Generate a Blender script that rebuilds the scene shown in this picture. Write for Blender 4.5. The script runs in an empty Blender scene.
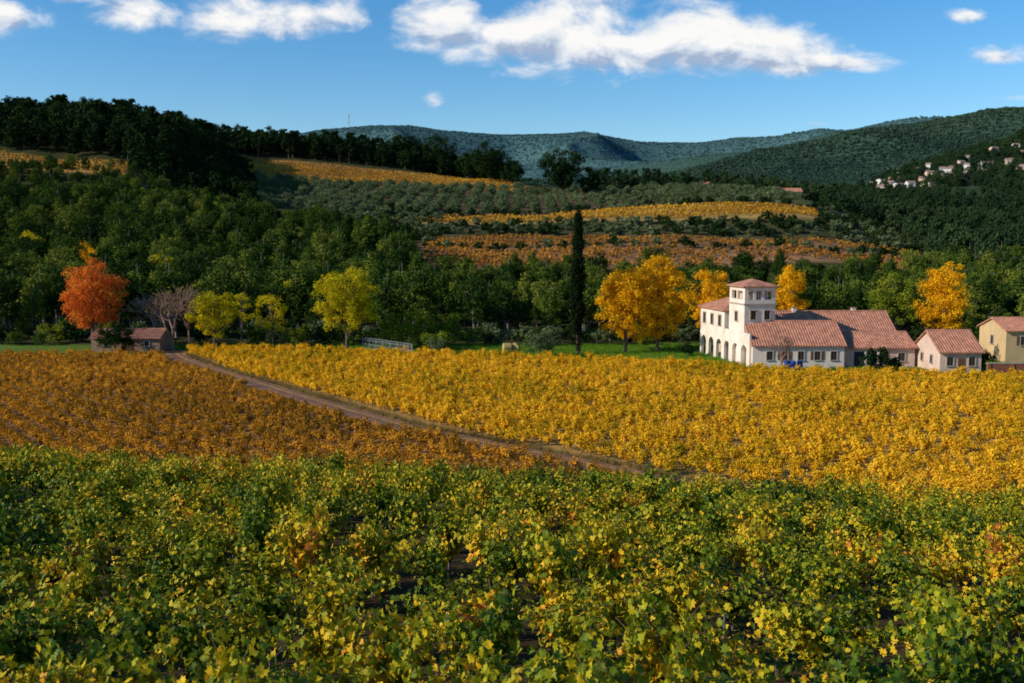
import bpy, math, random
import numpy as np
from mathutils import Vector, Matrix

rng = np.random.default_rng(7)
random.seed(7)
scene = bpy.context.scene
ROOT = scene.collection

# ------------------------------------------------------------------ noise
def _h(ix, iy, s):
    n = np.sin(ix * 127.1 + iy * 311.7 + s * 74.7) * 43758.5453
    return n - np.floor(n)
def vnoise(x, y, s=0):
    ix = np.floor(x); iy = np.floor(y); fx = x - ix; fy = y - iy
    fx = fx * fx * (3 - 2 * fx); fy = fy * fy * (3 - 2 * fy)
    a = _h(ix, iy, s); b = _h(ix + 1, iy, s); c = _h(ix, iy + 1, s); d = _h(ix + 1, iy + 1, s)
    return (a * (1 - fx) + b * fx) * (1 - fy) + (c * (1 - fx) + d * fx) * fy
def fbm(x, y, o=4, s=0):
    t = 0; a = .5
    for i in range(o):
        t = t + a * vnoise(x, y, s + i * 3.1); x = x * 2.03 + 5.2; y = y * 2.03 + 1.7; a *= .5
    return t / (1 - .5 ** o)
def sstep(a, b, x):
    t = np.clip((x - a) / (b - a), 0, 1); return t * t * (3 - 2 * t)

# ------------------------------------------------------------------ terrain height
CAMZ = 17.0
prof = {
 -300: [(240,290),(300,235),(360,195),(385,168),(430,138),(520,122),(700,150),(1000,190)],
 0:    [(200,322),(240,290),(300,238),(360,198),(385,172),(412,152),(440,138),(520,126),(620,150),(1000,195)],
 130:  [(200,322),(240,290),(300,240),(360,201),(385,178),(412,158),(440,143),(520,129),(620,145),(1000,195)],
 190:  [(200,322),(240,294),(300,245),(400,203),(440,180),(520,150),(600,139),(700,148),(1000,195)],
 250:  [(200,325),(240,298),(300,250),(400,208),(480,196),(560,185),(640,163),(690,146),(780,165),(1000,195)],
 350:  [(200,328),(240,300),(280,266),(360,235),(440,211),(560,189),(640,170),(690,156),(780,172),(1000,195)],
 430:  [(200,330),(240,302),(280,263),(355,241),(378,226),(440,209),(560,190),(640,176),(690,166),(780,180),(1000,197)],
 520:  [(200,330),(240,302),(280,263),(355,239),(378,224),(440,209),(500,198),(560,191),(620,184),(700,192),(1000,200)],
 600:  [(200,330),(240,302),(280,263),(355,239),(378,222),(440,208),(500,197),(540,191),(620,194),(1000,200)],
 700:  [(200,330),(240,302),(280,262),(355,239),(378,219),(440,206),(500,196),(540,192),(650,197),(1000,200)],
 810:  [(200,330),(240,302),(280,261),(355,237),(378,217),(440,205),(500,199),(560,202),(700,208),(1000,200)],
 930:  [(200,330),(240,302),(280,275),(355,256),(440,252),(550,240),(700,217),(900,195),(1100,164),(1300,174)],
 1024: [(200,330),(240,305),(280,285),(400,268),(550,244),(700,217),(900,185),(1100,147),(1250,134),(1400,147)],
 1324: [(200,330),(240,305),(280,285),(400,268),(550,240),(700,210),(900,170),(1100,125),(1250,110),(1400,130)],
}
def ipf(u, pts):
    return np.interp(u, [p[0] for p in pts], [p[1] for p in pts])
U = np.arange(-1000, 2001, 10.0)
Yn = np.concatenate([np.arange(165, 700, 5.0), np.geomspace(700, 7500, 110)])
keys = sorted(prof)
P = np.array([np.interp(Yn, [120, 165] + [p[0] for p in prof[k]], [0, 0] + [CAMZ + (241 - p[1]) / 1000 * p[0] for p in prof[k]]) for k in keys])
Z = np.array([[0.0] * len(Yn)] * len(U))
for j in range(len(Yn)):
    Z[:, j] = np.interp(U, keys, P[:, j])
v1500 = ipf(U, [(0, 200), (600, 196), (700, 184), (760, 179), (850, 178), (930, 169), (1024, 156), (1300, 140)])
v1900 = v1500 + ipf(U, [(0, 2), (700, 6), (850, 2), (1000, -3)])
v2500 = ipf(U, [(0, 190), (600, 182), (700, 166), (760, 155), (800, 146), (830, 140), (870, 131), (930, 123), (980, 114), (1024, 112), (1300, 106)])
v3000 = v2500 + ipf(U, [(0, 0), (600, 0), (800, 14), (1024, 16)])
v3600 = ipf(U, [(-300, 160), (0, 150), (250, 140), (330, 131), (370, 124), (410, 127), (450, 129), (500, 128), (550, 131), (620, 136), (680, 139), (720, 137), (760, 140), (820, 136), (900, 128), (1024, 122), (1300, 120)])
ext = [(1500, v1500), (1900, v1900), (2500, v2500), (3000, v3000), (3600, v3600), (4500, v3600 + 25), (7500, v3600 * 0 + 205)]
for i in range(len(U)):
    last = 1000 if U[i] < 880 else 1400
    m = Yn > last
    zl = np.interp(last, Yn, Z[i])
    xs = [last] + [e[0] for e in ext]; zs = [zl] + [CAMZ + (241 - e[1][i]) / 1000 * e[0] for e in ext]
    Z[i, m] = np.interp(Yn[m], xs, zs)
k = np.exp(-np.arange(-3, 4) ** 2 / 5.0); k /= k.sum()
Zp = np.pad(Z, ((3, 3), (0, 0)), mode='edge')
Z = sum(k[i] * Zp[i:i + len(U)] for i in range(7))
Zp = np.pad(Z, ((0, 0), (1, 1)), mode='edge'); Z = .25 * Zp[:, :-2] + .5 * Zp[:, 1:-1] + .25 * Zp[:, 2:]
Z[:, 0] = 0
def height(x, y):
    x = np.asarray(x, float); y = np.asarray(y, float)
    yy = np.maximum(y, 60)
    u = np.clip(512 + 1000 * x / yy, -999, 1999)
    zf = np.interp(y, [-80, -5, 8, 36, 42, 62], [15, 12.8, 11.5, 7.25, 5.6, 0])
    zf = zf + (-.042 * np.clip(x, -40, 40)) * (1 - sstep(34, 62, y)) * sstep(0, 30, y) + .35 * (fbm(x / 6, y / 6, 2, 4) - .5) * (1 - sstep(45, 62, y))
    fi = np.interp(u, U, np.arange(len(U))); fj = np.interp(np.maximum(y, 165), Yn, np.arange(len(Yn)))
    i0 = np.minimum(fi.astype(int), len(U) - 2); j0 = np.minimum(fj.astype(int), len(Yn) - 2)
    a = fi - i0; b = fj - j0
    zt = (Z[i0, j0] * (1 - a) + Z[i0 + 1, j0] * a) * (1 - b) + (Z[i0, j0 + 1] * (1 - a) + Z[i0 + 1, j0 + 1] * a) * b
    n1 = (fbm(x / 45, y / 45, 3, 1) - .5) * 5 * sstep(180, 330, y) * (1 - sstep(700, 1200, y) * .3)
    rd = 1 - np.abs(2 * fbm(x / 520 + .3 * y / 520, y / 900, 3, 9) - 1) * 2
    n2 = (rd - .55) * .030 * y * sstep(1100, 2000, y) * (1 - .8 * sstep(2300, 2480, y) * (1 - sstep(2520, 2700, y))) * (1 - .85 * sstep(3350, 3600, y))
    return np.where(y < 165, zf, zt + n1 + n2)

def trackx(y): return np.interp(y, [55, 60, 74, 90, 107, 132, 145, 165], [25, 20, 6.5, -10, -22.7, -40.5, -49, -59])
def farR(u): return np.interp(u, [150, 300, 440, 600, 700, 752, 800, 1024, 1100], [157, 154, 149, 141, 137, 131, 128, 123, 122])

# ------------------------------------------------------------------ material helpers
def newmat(name):
    m = bpy.data.materials.new(name); m.use_nodes = True
    nt = m.node_tree; nt.nodes.clear()
    return m, nt
def N(nt, t, **kw):
    n = nt.nodes.new(t)
    for a, b in kw.items():
        if a == 'inp':
            for kk, vv in b.items(): n.inputs[kk].default_value = vv
        else: setattr(n, a, b)
    return n
def ramp(nt, stops):
    r = nt.nodes.new('ShaderNodeValToRGB'); e = r.color_ramp.elements
    while len(e) < len(stops): e.new(.5)
    for i, (p, c) in enumerate(stops):
        e[i].position = p; e[i].color = (*c, 1)
    return r
def M(nt, op, a, b=None, c=None, clamp=False):
    n = nt.nodes.new('ShaderNodeMath'); n.operation = op; n.use_clamp = clamp
    for i, v in enumerate((a, b, c)):
        if v is None: continue
        if isinstance(v, (int, float)): n.inputs[i].default_value = v
        else: nt.links.new(v, n.inputs[i])
    return n.outputs[0]
def leafmat(name, stops, transl=.3, wl=.6, wr=.2, wn=.4, nscale=.15, rough=None):
    m, nt = newmat(name); L = nt.links.new
    at = N(nt, 'ShaderNodeAttribute', attribute_name='lv')
    oi = N(nt, 'ShaderNodeObjectInfo')
    geo = N(nt, 'ShaderNodeNewGeometry')
    no = N(nt, 'ShaderNodeTexNoise', inp={'Scale': nscale, 'Detail': 1.0}); L(geo.outputs['Position'], no.inputs['Vector'])
    f = M(nt, 'MULTIPLY', at.outputs['Fac'], wl)
    f = M(nt, 'MULTIPLY_ADD', M(nt, 'SUBTRACT', oi.outputs['Random'], .5), wr, f)
    f = M(nt, 'MULTIPLY_ADD', M(nt, 'SUBTRACT', no.outputs['Fac'], .5), wn * 2, f)
    f = M(nt, 'ADD', f, (1 - wl) / 2, clamp=True)
    r = ramp(nt, stops); L(f, r.inputs['Fac'])
    if rough:
        p = N(nt, 'ShaderNodeBsdfPrincipled', inp={'Roughness': rough, 'Specular IOR Level': .14}); L(r.outputs['Color'], p.inputs['Base Color'])
    else:
        p = N(nt, 'ShaderNodeBsdfDiffuse'); L(r.outputs['Color'], p.inputs['Color'])
    o = N(nt, 'ShaderNodeOutputMaterial')
    if transl > 0:
        t = N(nt, 'ShaderNodeBsdfTranslucent'); L(r.outputs['Color'], t.inputs['Color'])
        mx = N(nt, 'ShaderNodeMixShader', inp={0: transl}); L(p.outputs[0], mx.inputs[1]); L(t.outputs[0], mx.inputs[2]); L(mx.outputs[0], o.inputs['Surface'])
    else: L(p.outputs[0], o.inputs['Surface'])
    return m
def solidmat(name, col, var=.25, scale=2.0, rough=.9, bump=.0, col2=None):
    m, nt = newmat(name); L = nt.links.new
    tc = N(nt, 'ShaderNodeTexCoord')
    no = N(nt, 'ShaderNodeTexNoise', inp={'Scale': scale, 'Detail': 6.0, 'Roughness': .65}); L(tc.outputs['Object'], no.inputs['Vector'])
    c2 = col2 or tuple(c * (1 - var) for c in col)
    r = ramp(nt, [(.35, c2), (.65, col)]); L(no.outputs['Fac'], r.inputs['Fac'])
    p = N(nt, 'ShaderNodeBsdfPrincipled', inp={'Roughness': rough, 'Specular IOR Level': .2}); L(r.outputs['Color'], p.inputs['Base Color'])
    if bump:
        b = N(nt, 'ShaderNodeBump', inp={'Strength': bump, 'Distance': .05}); L(no.outputs['Fac'], b.inputs['Height']); L(b.outputs[0], p.inputs['Normal'])
    o = N(nt, 'ShaderNodeOutputMaterial'); L(p.outputs[0], o.inputs['Surface'])
    return m

bark = solidmat('bark', (.14, .10, .075), .5, 6)
barkpale = solidmat('pale_bark', (.30, .25, .21), .4, 6)
barkred = solidmat('reddish_twig_bark', (.32, .19, .14), .4, 6)
pineleaf = leafmat('pine_needles', [(0, (.010, .026, .006)), (.35, (.030, .062, .010)), (.65, (.075, .118, .016)), (1, (.20, .21, .028))], .10, nscale=.03, wr=.75, wn=.35)
pinedark = leafmat('dark_pine_needles', [(0, (.006, .016, .006)), (.55, (.016, .036, .010)), (1, (.045, .072, .016))], 0, nscale=.02)
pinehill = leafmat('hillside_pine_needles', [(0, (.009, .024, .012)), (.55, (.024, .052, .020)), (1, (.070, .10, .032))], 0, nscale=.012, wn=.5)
hazeleaf = leafmat('haze_tinted_distant_leaves', [(0, (.022, .048, .038)), (.5, (.036, .072, .050)), (1, (.070, .112, .068))], 0, nscale=.004, wn=.6)  # bluish cast of distance haze is painted into the leaf colour
hazeleaf2 = leafmat('haze_tinted_remote_leaves', [(0, (.050, .108, .122)), (.5, (.062, .128, .132)), (1, (.085, .155, .140))], 0, nscale=.002, wn=.6)  # far-mountain haze exists only as this blue-green leaf colour
olive = leafmat('olive_leaves', [(0, (.045, .07, .025)), (.5, (.10, .135, .055)), (1, (.22, .25, .12))], .1, nscale=.03)
oliveyel = leafmat('willow_leaves', [(0, (.06, .10, .01)), (.5, (.15, .20, .015)), (1, (.36, .34, .03))], .3, nscale=.1)
gold = leafmat('golden_leaves', [(0, (.50, .23, .008)), (.35, (.78, .40, .010)), (.7, (.86, .50, .015)), (1, (.82, .62, .04))], .38, nscale=.15)
orange = leafmat('orange_red_leaves', [(0, (.46, .08, .02)), (.5, (.70, .18, .03)), (.85, (.82, .34, .035)), (1, (.60, .44, .03))], .38, nscale=.22)
yelgreen = leafmat('yellow_green_leaves', [(0, (.18, .18, .008)), (.4, (.50, .42, .012)), (1, (.84, .62, .02))], .38, nscale=.3)
cypleaf = leafmat('cypress_leaves', [(0, (.004, .010, .004)), (.6, (.010, .018, .006)), (1, (.024, .032, .010))], 0)
vineleaf = leafmat('vine_leaves', [(0, (.016, .040, .004)), (.24, (.050, .100, .006)), (.42, (.16, .21, .009)), (.60, (.42, .36, .012)), (.80, (.72, .46, .015)), (.93, (.66, .26, .015)), (1, (.30, .075, .02))], .25, wl=.78, wr=.28, wn=.36, nscale=.16, rough=.5)
goldvine = leafmat('golden_vine_leaves', [(0, (.24, .21, .012)), (.25, (.52, .33, .014)), (.6, (.80, .44, .018)), (1, (.88, .56, .040))], .3, wl=.6, wr=.40, wn=.42, nscale=.05)
brownvine = leafmat('ochre_vine_leaves', [(0, (.16, .10, .014)), (.35, (.36, .165, .016)), (.7, (.58, .26, .022)), (1, (.74, .39, .03))], .22, wl=.55, wr=.45, wn=.5, nscale=.05)
farvine = leafmat('distant_vine_leaves', [(0, (.24, .12, .02)), (.5, (.50, .25, .03)), (1, (.66, .40, .04))], 0, wr=.5, wn=.6, nscale=.02)
redvine = leafmat('russet_vine_leaves', [(0, (.16, .08, .02)), (.5, (.34, .15, .03)), (1, (.54, .25, .03))], 0, wr=.5, wn=.6, nscale=.02)
drygrass = leafmat('dry_grass_blades', [(0, (.12, .085, .03)), (.5, (.26, .18, .06)), (1, (.38, .29, .11))], .2, nscale=.1)

# ------------------------------------------------------------------ mesh builder
class MB:
    def __init__(s): s.v = []; s.f = []; s.m = []; s.a = []; s.n = 0
    def add(s, v, f, mat, a):
        v = np.asarray(v, float); s.v.append(v)
        s.f.extend([tuple(int(i) + s.n for i in q) for q in f]); s.m.extend([mat] * len(f))
        s.a.append(np.broadcast_to(np.asarray(a, float), (len(v),)).copy()); s.n += len(v)
    def tube(s, pts, rad, sides=5, mat=0):
        pts = np.asarray(pts, float); n = len(pts); vs = []
        for i in range(n):
            d = pts[min(i + 1, n - 1)] - pts[max(i - 1, 0)]; d = d / (np.linalg.norm(d) + 1e-9)
            r = np.array([1, 0, 0]) if abs(d[0]) < .8 else np.array([0, 1, 0])
            a = np.cross(d, r); a /= np.linalg.norm(a); b = np.cross(d, a)
            for k in range(sides):
                t = 2 * math.pi * k / sides; vs.append(pts[i] + rad[i] * (a * math.cos(t) + b * math.sin(t)))
        fs = []
        for i in range(n - 1):
            for k in range(sides):
                k2 = (k + 1) % sides
                fs.append((i * sides + k, i * sides + k2, (i + 1) * sides + k2, (i + 1) * sides + k))
        s.add(vs, fs, mat, .5)
    def leaves(s, c, nrm, size, mat, lv, aspect=.65):
        n = len(c); nrm = nrm / (np.linalg.norm(nrm, axis=1, keepdims=True) + 1e-9)
        r = rng.normal(size=(n, 3)); a = np.cross(nrm, r); a /= np.linalg.norm(a, axis=1, keepdims=True) + 1e-9
        b = np.cross(nrm, a); sz = (np.asarray(size) * rng.uniform(.6, 1.3, n))[:, None]
        h = sz * .5
        v = np.stack([c - a * h, c + b * h * aspect + nrm * h * .15, c + a * h, c - b * h * aspect + nrm * h * .15], 1).reshape(-1, 3)
        f = np.arange(n * 4).reshape(-1, 4)
        s.add(v, f.tolist(), mat, np.repeat(lv, 4))
    def mesh(s, name, mats):
        me = bpy.data.meshes.new(name); V = np.concatenate(s.v)
        me.from_pydata(V.tolist(), [], s.f)
        for m in mats: me.materials.append(m)
        me.polygons.foreach_set('material_index', s.m)
        at = me.attributes.new('lv', 'FLOAT', 'POINT'); at.data.foreach_set('value', np.concatenate(s.a))
        me.update(); return me
def add_obj(name, me, loc=(0, 0, 0), parent=None, link=True):
    o = bpy.data.objects.new(name, me); o.location = loc
    if link: ROOT.objects.link(o)
    if parent: o.parent = parent
    return o

def rdir(n):
    d = rng.normal(size=(n, 3)); return d / np.linalg.norm(d, axis=1, keepdims=True)

def tree_mesh(name, H, R, z0, nclump, per, lsize, mats, clump_r=1.0, shape='round', trunk_r=.2, limbs=14, lean=0.0, shell=.42, flat=.8, sway=.08):
    mb = MB()
    d = rdir(nclump); rr = rng.uniform(0, 1, nclump) ** shell
    c = d * rr[:, None]
    lob = 1 + .13 * np.sin(3 * np.arctan2(c[:, 1], c[:, 0]) + rng.uniform(0, 6)) * (1 - np.abs(c[:, 2]))
    t = (c[:, 2] + 1) / 2
    if shape == 'cone': rad = (1 - t) ** .8 * 1.25 + .08
    elif shape == 'top': rad = .55 + .75 * t
    elif shape == 'egg': rad = 1.15 - .35 * t
    elif shape == 'column': rad = np.clip(1.25 * (1 - t) ** .6, .1, 1)
    else: rad = np.ones(nclump)
    c = np.stack([c[:, 0] * R * rad * lob, c[:, 1] * R * rad * lob, z0 + t * (H - z0 - clump_r * .4)], 1)
    off = np.array([rng.normal() * sway * R, rng.normal() * sway * R])
    tp = [(0, 0, -.6), (off[0] * .2, off[1] * .2, H * .3), (off[0] * .6, off[1] * .6, H * .6), (off[0], off[1], H * .93)]
    mb.tube(tp, [trunk_r * 1.15, trunk_r * .85, trunk_r * .55, trunk_r * .12], 6, 0)
    tp = np.array(tp)
    c[:, 0] += np.interp(c[:, 2], tp[:, 2], tp[:, 0]); c[:, 1] += np.interp(c[:, 2], tp[:, 2], tp[:, 1])
    for i in rng.permutation(nclump)[:limbs]:
        zc = c[i, 2]; zs = max(z0 * .7, zc - np.hypot(*c[i, :2]) * .7 - .5); zs = min(zs, H * .85)
        st = np.array([np.interp(zs, tp[:, 2], tp[:, 0]), np.interp(zs, tp[:, 2], tp[:, 1]), zs])
        mid = (st + c[i]) / 2 + np.array([0, 0, -.1 * R * .5])
        mb.tube([st, mid, c[i]], [trunk_r * .4, trunk_r * .25, .02], 4, 0)
    cr = clump_r * rng.uniform(.65, 1.2, nclump)
    ci = np.repeat(np.arange(nclump), per); n = len(ci)
    dd = rdir(n); q = rng.uniform(0, 1, n) ** .5
    p = c[ci] + dd * (q * cr[ci])[:, None] * np.array([1, 1, flat])
    cl = rng.uniform(0, 1, nclump)
    lv = np.clip(.45 * cl[ci] + .55 * rng.uniform(0, 1, n), 0, 1)
    nr = dd + rng.normal(size=(n, 3)) * .5 + np.array([0, 0, .35])
    mb.leaves(p, nr, lsize, 1, lv)
    return mb.mesh(name, mats)

def bare_mesh(name, H, seed, mats, spread=.55, leafn=0):
    mb = MB(); rs = random.Random(seed); tips = []
    def br(p, d, L, r, dep):
        e = p + d * L * .5 + np.array([rs.gauss(0, .04 * L), rs.gauss(0, .04 * L), 0]); e2 = e + (d + np.array([0, 0, .12])) * L * .5
        mb.tube([p, e, e2], [r, r * .82, r * .62], 5 if dep < 2 else 3, 0)
        if dep >= 6: tips.append(e2); return
        for _ in range(3 if dep < 5 else 2):
            nd = d + np.array([rs.gauss(0, spread), rs.gauss(0, spread), rs.gauss(.10, spread * .5)]); nd /= np.linalg.norm(nd)
            br(e2 if rs.random() < .7 else e, nd, L * rs.uniform(.62, .82), max(r * .60, .018), dep + 1)
    br(np.array([0, 0, -.3]), np.array([0.03, 0, 1.]), H * .27, H * .022, 0)
    if leafn:
        tips = np.array(tips); ii = rng.integers(0, len(tips), leafn)
        mb.leaves(tips[ii] + rng.normal(size=(leafn, 3)) * .3, rdir(leafn), .2, 1, rng.uniform(0, 1, leafn))
    return mb.mesh(name, mats)

# ------------------------------------------------------------------ instancing
def variants(cname, meshes):
    col = bpy.data.collections.new(cname)
    for i, me in enumerate(meshes):
        o = bpy.data.objects.new(me.name, me); col.objects.link(o)
    return col
def scatter(name, pts, col, nvar, scl, rotz=None, tilt=.05, idx=None):
    pts = np.asarray(pts, float); n = len(pts)
    me = bpy.data.meshes.new(name); me.vertices.add(n); me.vertices.foreach_set('co', pts.ravel())
    rot = np.stack([rng.normal(size=n) * tilt, rng.normal(size=n) * tilt, rng.uniform(0, 6.283, n) if rotz is None else rotz], 1)
    scl = np.asarray(scl, float)
    if scl.ndim == 1: scl = np.stack([scl] * 3, 1)
    for nm, tp, key, dat in (('rot', 'FLOAT_VECTOR', 'vector', rot.ravel()), ('scl', 'FLOAT_VECTOR', 'vector', scl.ravel()), ('idx', 'INT', 'value', (rng.integers(0, nvar, n) if idx is None else idx).astype(np.int32))):
        a = me.attributes.new(nm, tp, 'POINT'); a.data.foreach_set(key, dat)
    o = add_obj(name, me)
    g = bpy.data.node_groups.new(name + '_scatter', 'GeometryNodeTree')
    g.interface.new_socket('Geometry', in_out='INPUT', socket_type='NodeSocketGeometry'); g.interface.new_socket('Geometry', in_out='OUTPUT', socket_type='NodeSocketGeometry')
    gi = g.nodes.new('NodeGroupInput'); go = g.nodes.new('NodeGroupOutput')
    ci = g.nodes.new('GeometryNodeCollectionInfo'); ci.inputs['Collection'].default_value = col
    ci.inputs['Separate Children'].default_value = True; ci.inputs['Reset Children'].default_value = True
    ip = g.nodes.new('GeometryNodeInstanceOnPoints'); ip.inputs['Pick Instance'].default_value = True
    def att(nm, t):
        a = g.nodes.new('GeometryNodeInputNamedAttribute'); a.data_type = t; a.inputs['Name'].default_value = nm; return a.outputs['Attribute']
    er = g.nodes.new('FunctionNodeEulerToRotation')
    L = g.links.new
    L(att('rot', 'FLOAT_VECTOR'), er.inputs[0]); L(er.outputs[0], ip.inputs['Rotation']); L(att('scl', 'FLOAT_VECTOR'), ip.inputs['Scale']); L(att('idx', 'INT'), ip.inputs['Instance Index'])
    L(gi.outputs[0], ip.inputs['Points']); L(ci.outputs[0], ip.inputs['Instance']); L(ip.outputs[0], go.inputs[0])
    md = o.modifiers.new('scatter', 'NODES'); md.node_group = g
    return o
def jgrid(x0, x1, y0, y1, sx, sy=None, j=.45):
    sy = sy or sx
    X, Y = np.meshgrid(np.arange(x0, x1, sx), np.arange(y0, y1, sy)); X = X.ravel(); Y = Y.ravel()
    return X + rng.uniform(-j, j, len(X)) * sx, Y + rng.uniform(-j, j, len(Y)) * sy
def ub(x, y): return 512 + 1000 * x / np.maximum(y, 1)
def pts3(x, y, dz=0): return np.stack([x, y, height(x, y) + dz], 1)

# ------------------------------------------------------------------ ground sheet
ys = np.concatenate([np.arange(-60, 40, 1.2), np.geomspace(40, 7500, 560)])
ts = np.linspace(-1.25, 1.25, 620); ts = np.sign(ts) * np.abs(ts) ** 1.25
X = ts[None, :] * (ys[:, None] * 1.0 + 75); Y = np.broadcast_to(ys[:, None], X.shape)
Zt = height(X, Y)
nr, nc = X.shape
verts = np.stack([X, Y, Zt], -1).reshape(-1, 3)
I = np.arange(nr * nc).reshape(nr, nc)
F = np.stack([I[:-1, :-1], I[:-1, 1:], I[1:, 1:], I[1:, :-1]], -1).reshape(-1, 4)
me = bpy.data.meshes.new('ground'); me.from_pydata(verts.tolist(), [], F.tolist())
me.polygons.foreach_set('use_smooth', np.ones(len(F), bool))
x = X.ravel(); y = Y.ravel(); u = ub(x, y)
nz = fbm(x / 9, y / 9, 3, 2); nz2 = fbm(x / 40, y / 40, 3, 5)
def stripback(u): return np.interp(u, [385, 450, 600, 815], [397, 408, 425, 432])
C = np.zeros((len(x), 3)); C[:] = (.05, .05, .02)
def setc(mask, col, var=.4):
    mask = np.asarray(mask, float)
    cc = np.array(col)[None] * (1 - var / 2 + var * nz[:, None]); C[:] = C * (1 - mask[:, None]) + cc * mask[:, None]
def band(y, a, b, w=2): return sstep(a - w, a + w, y) * (1 - sstep(b - w, b + w, y))
setc(y < 40, (.075, .050, .026)); setc(band(y, 38, 66, 1), (.17, .12, .05))
fl = (y > 62) & (x < trackx(y)) & (y < 152); setc(fl, (.27, .135, .055))
fr = (y > 58) & (x >= trackx(y)) & (y < farR(u)); setc(fr, (.36, .21, .06))
setc((y >= farR(u)) & (y < 166) & (x > trackx(y)) , (.11, .21, .025))
setc((y >= 149) & (y < 166) & (x <= trackx(y)), (.11, .17, .03))
setc(band(y, 128, 136, 1) * (u > 840) * (y > farR(u)), (.26, .17, .10))
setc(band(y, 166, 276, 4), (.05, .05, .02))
brn = band(y, 277, 354) * sstep(415, 425, u) * (1 - sstep(930, 945, u + (nz2 - .5) * 40)); setc(brn, (.26, .14, .07))
setc(band(y, 354, 378) * sstep(400, 420, u) * (1 - sstep(900, 930, u)), (.07, .065, .03))
setc(band(y, 378, 446) * sstep(380, 395, u) * (1 - sstep(810, 822, u)), (.14, .10, .055))
setc(band(y, 378, stripback(u)) * sstep(380, 395, u) * (1 - sstep(810, 822, u)), (.38, .24, .07))
setc(band(y, 378, 470) * sstep(815, 825, u) * (1 - sstep(915, 940, u)), (.17, .115, .075))
setc(band(y, 444, 556) * sstep(230, 260, u) * (1 - sstep(800, 815, u)), (.15, .105, .06))
setc(band(y, 566, 648) * sstep(240, 255, u) * (1 - sstep(515, 535, u)), (.36, .19, .07))
setc(band(y, 392, 410, 1) * (1 - sstep(125, 140, u)), (.36, .20, .05))
setc(sstep(650, 750, y), (.030, .050, .025)); setc(sstep(1300, 1700, y), (.036, .072, .050), .2); setc(sstep(2600, 3000, y), (.062, .128, .132), .12)  # farthest bands repeat the canopy's painted haze tint in the ground colour
setc(sstep(900, 1000, y) * (1 - sstep(1300, 1400, y)) * (u > 850) * sstep(.48, .6, nz2), (.15, .13, .08))
ca = me.color_attributes.new('gcol', 'FLOAT_COLOR', 'POINT'); ca.data.foreach_set('color', np.concatenate([C, np.ones((len(C), 1))], 1).ravel())
gm, nt = newmat('ground_soil'); L = nt.links.new
at = N(nt, 'ShaderNodeAttribute', attribute_name='gcol'); geo = N(nt, 'ShaderNodeNewGeometry')
n1 = N(nt, 'ShaderNodeTexNoise', inp={'Scale': 3.0, 'Detail': 5.0, 'Roughness': .7}); L(geo.outputs['Position'], n1.inputs['Vector'])
n2 = N(nt, 'ShaderNodeTexNoise', inp={'Scale': .12, 'Detail': 4.0, 'Roughness': .65}); L(geo.outputs['Position'], n2.inputs['Vector'])
mul = M(nt, 'MULTIPLY', M(nt, 'MULTIPLY_ADD', n1.outputs['Fac'], 1.2, .4), M(nt, 'MULTIPLY_ADD', n2.outputs['Fac'], 1.0, .5))
sc = N(nt, 'ShaderNodeVectorMath', operation='SCALE'); L(at.outputs['Color'], sc.inputs[0]); L(mul, sc.inputs['Scale'])
p = N(nt, 'ShaderNodeBsdfDiffuse'); L(sc.outputs[0], p.inputs['Color'])
b = N(nt, 'ShaderNodeBump', inp={'Strength': .6, 'Distance': .15}); L(n1.outputs['Fac'], b.inputs['Height']); L(b.outputs[0], p.inputs['Normal'])
o = N(nt, 'ShaderNodeOutputMaterial'); L(p.outputs[0], o.inputs['Surface'])
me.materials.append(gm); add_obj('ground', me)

# dirt track
ty = np.linspace(56, 164, 160); cx = trackx(ty); cx = np.convolve(np.pad(cx, 6, mode='edge'), np.ones(13) / 13, 'valid')
dx = np.gradient(cx, ty); nl = np.sqrt(1 + dx ** 2); px = 1 / nl; py = -dx / nl
V = []; W = np.linspace(-1.8, 1.8, 13)
for w in W:
    ww = w * (1 + .12 * np.sin(ty * .9 + w) * (abs(w) > 1.4)); xx = cx + px * ww; yy = ty + py * ww
    zz = height(xx, yy) + .05 - .07 * math.exp(-((abs(w) - .85) / .3) ** 2) + .03 * (fbm(xx, yy, 2, 3) - .5) ; V.append(np.stack([xx, yy, zz], 1))
V = np.array(V); n = len(ty); F = [(i * n + j, (i + 1) * n + j, (i + 1) * n + j + 1, i * n + j + 1) for i in range(len(W) - 1) for j in range(n - 1)]
me = bpy.data.meshes.new('dirt_track'); me.from_pydata(V.reshape(-1, 3).tolist(), [], F)
me.materials.append(solidmat('track_dirt', (.24, .12, .07), .45, .8, bump=.5)); add_obj('dirt_track', me)

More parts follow.
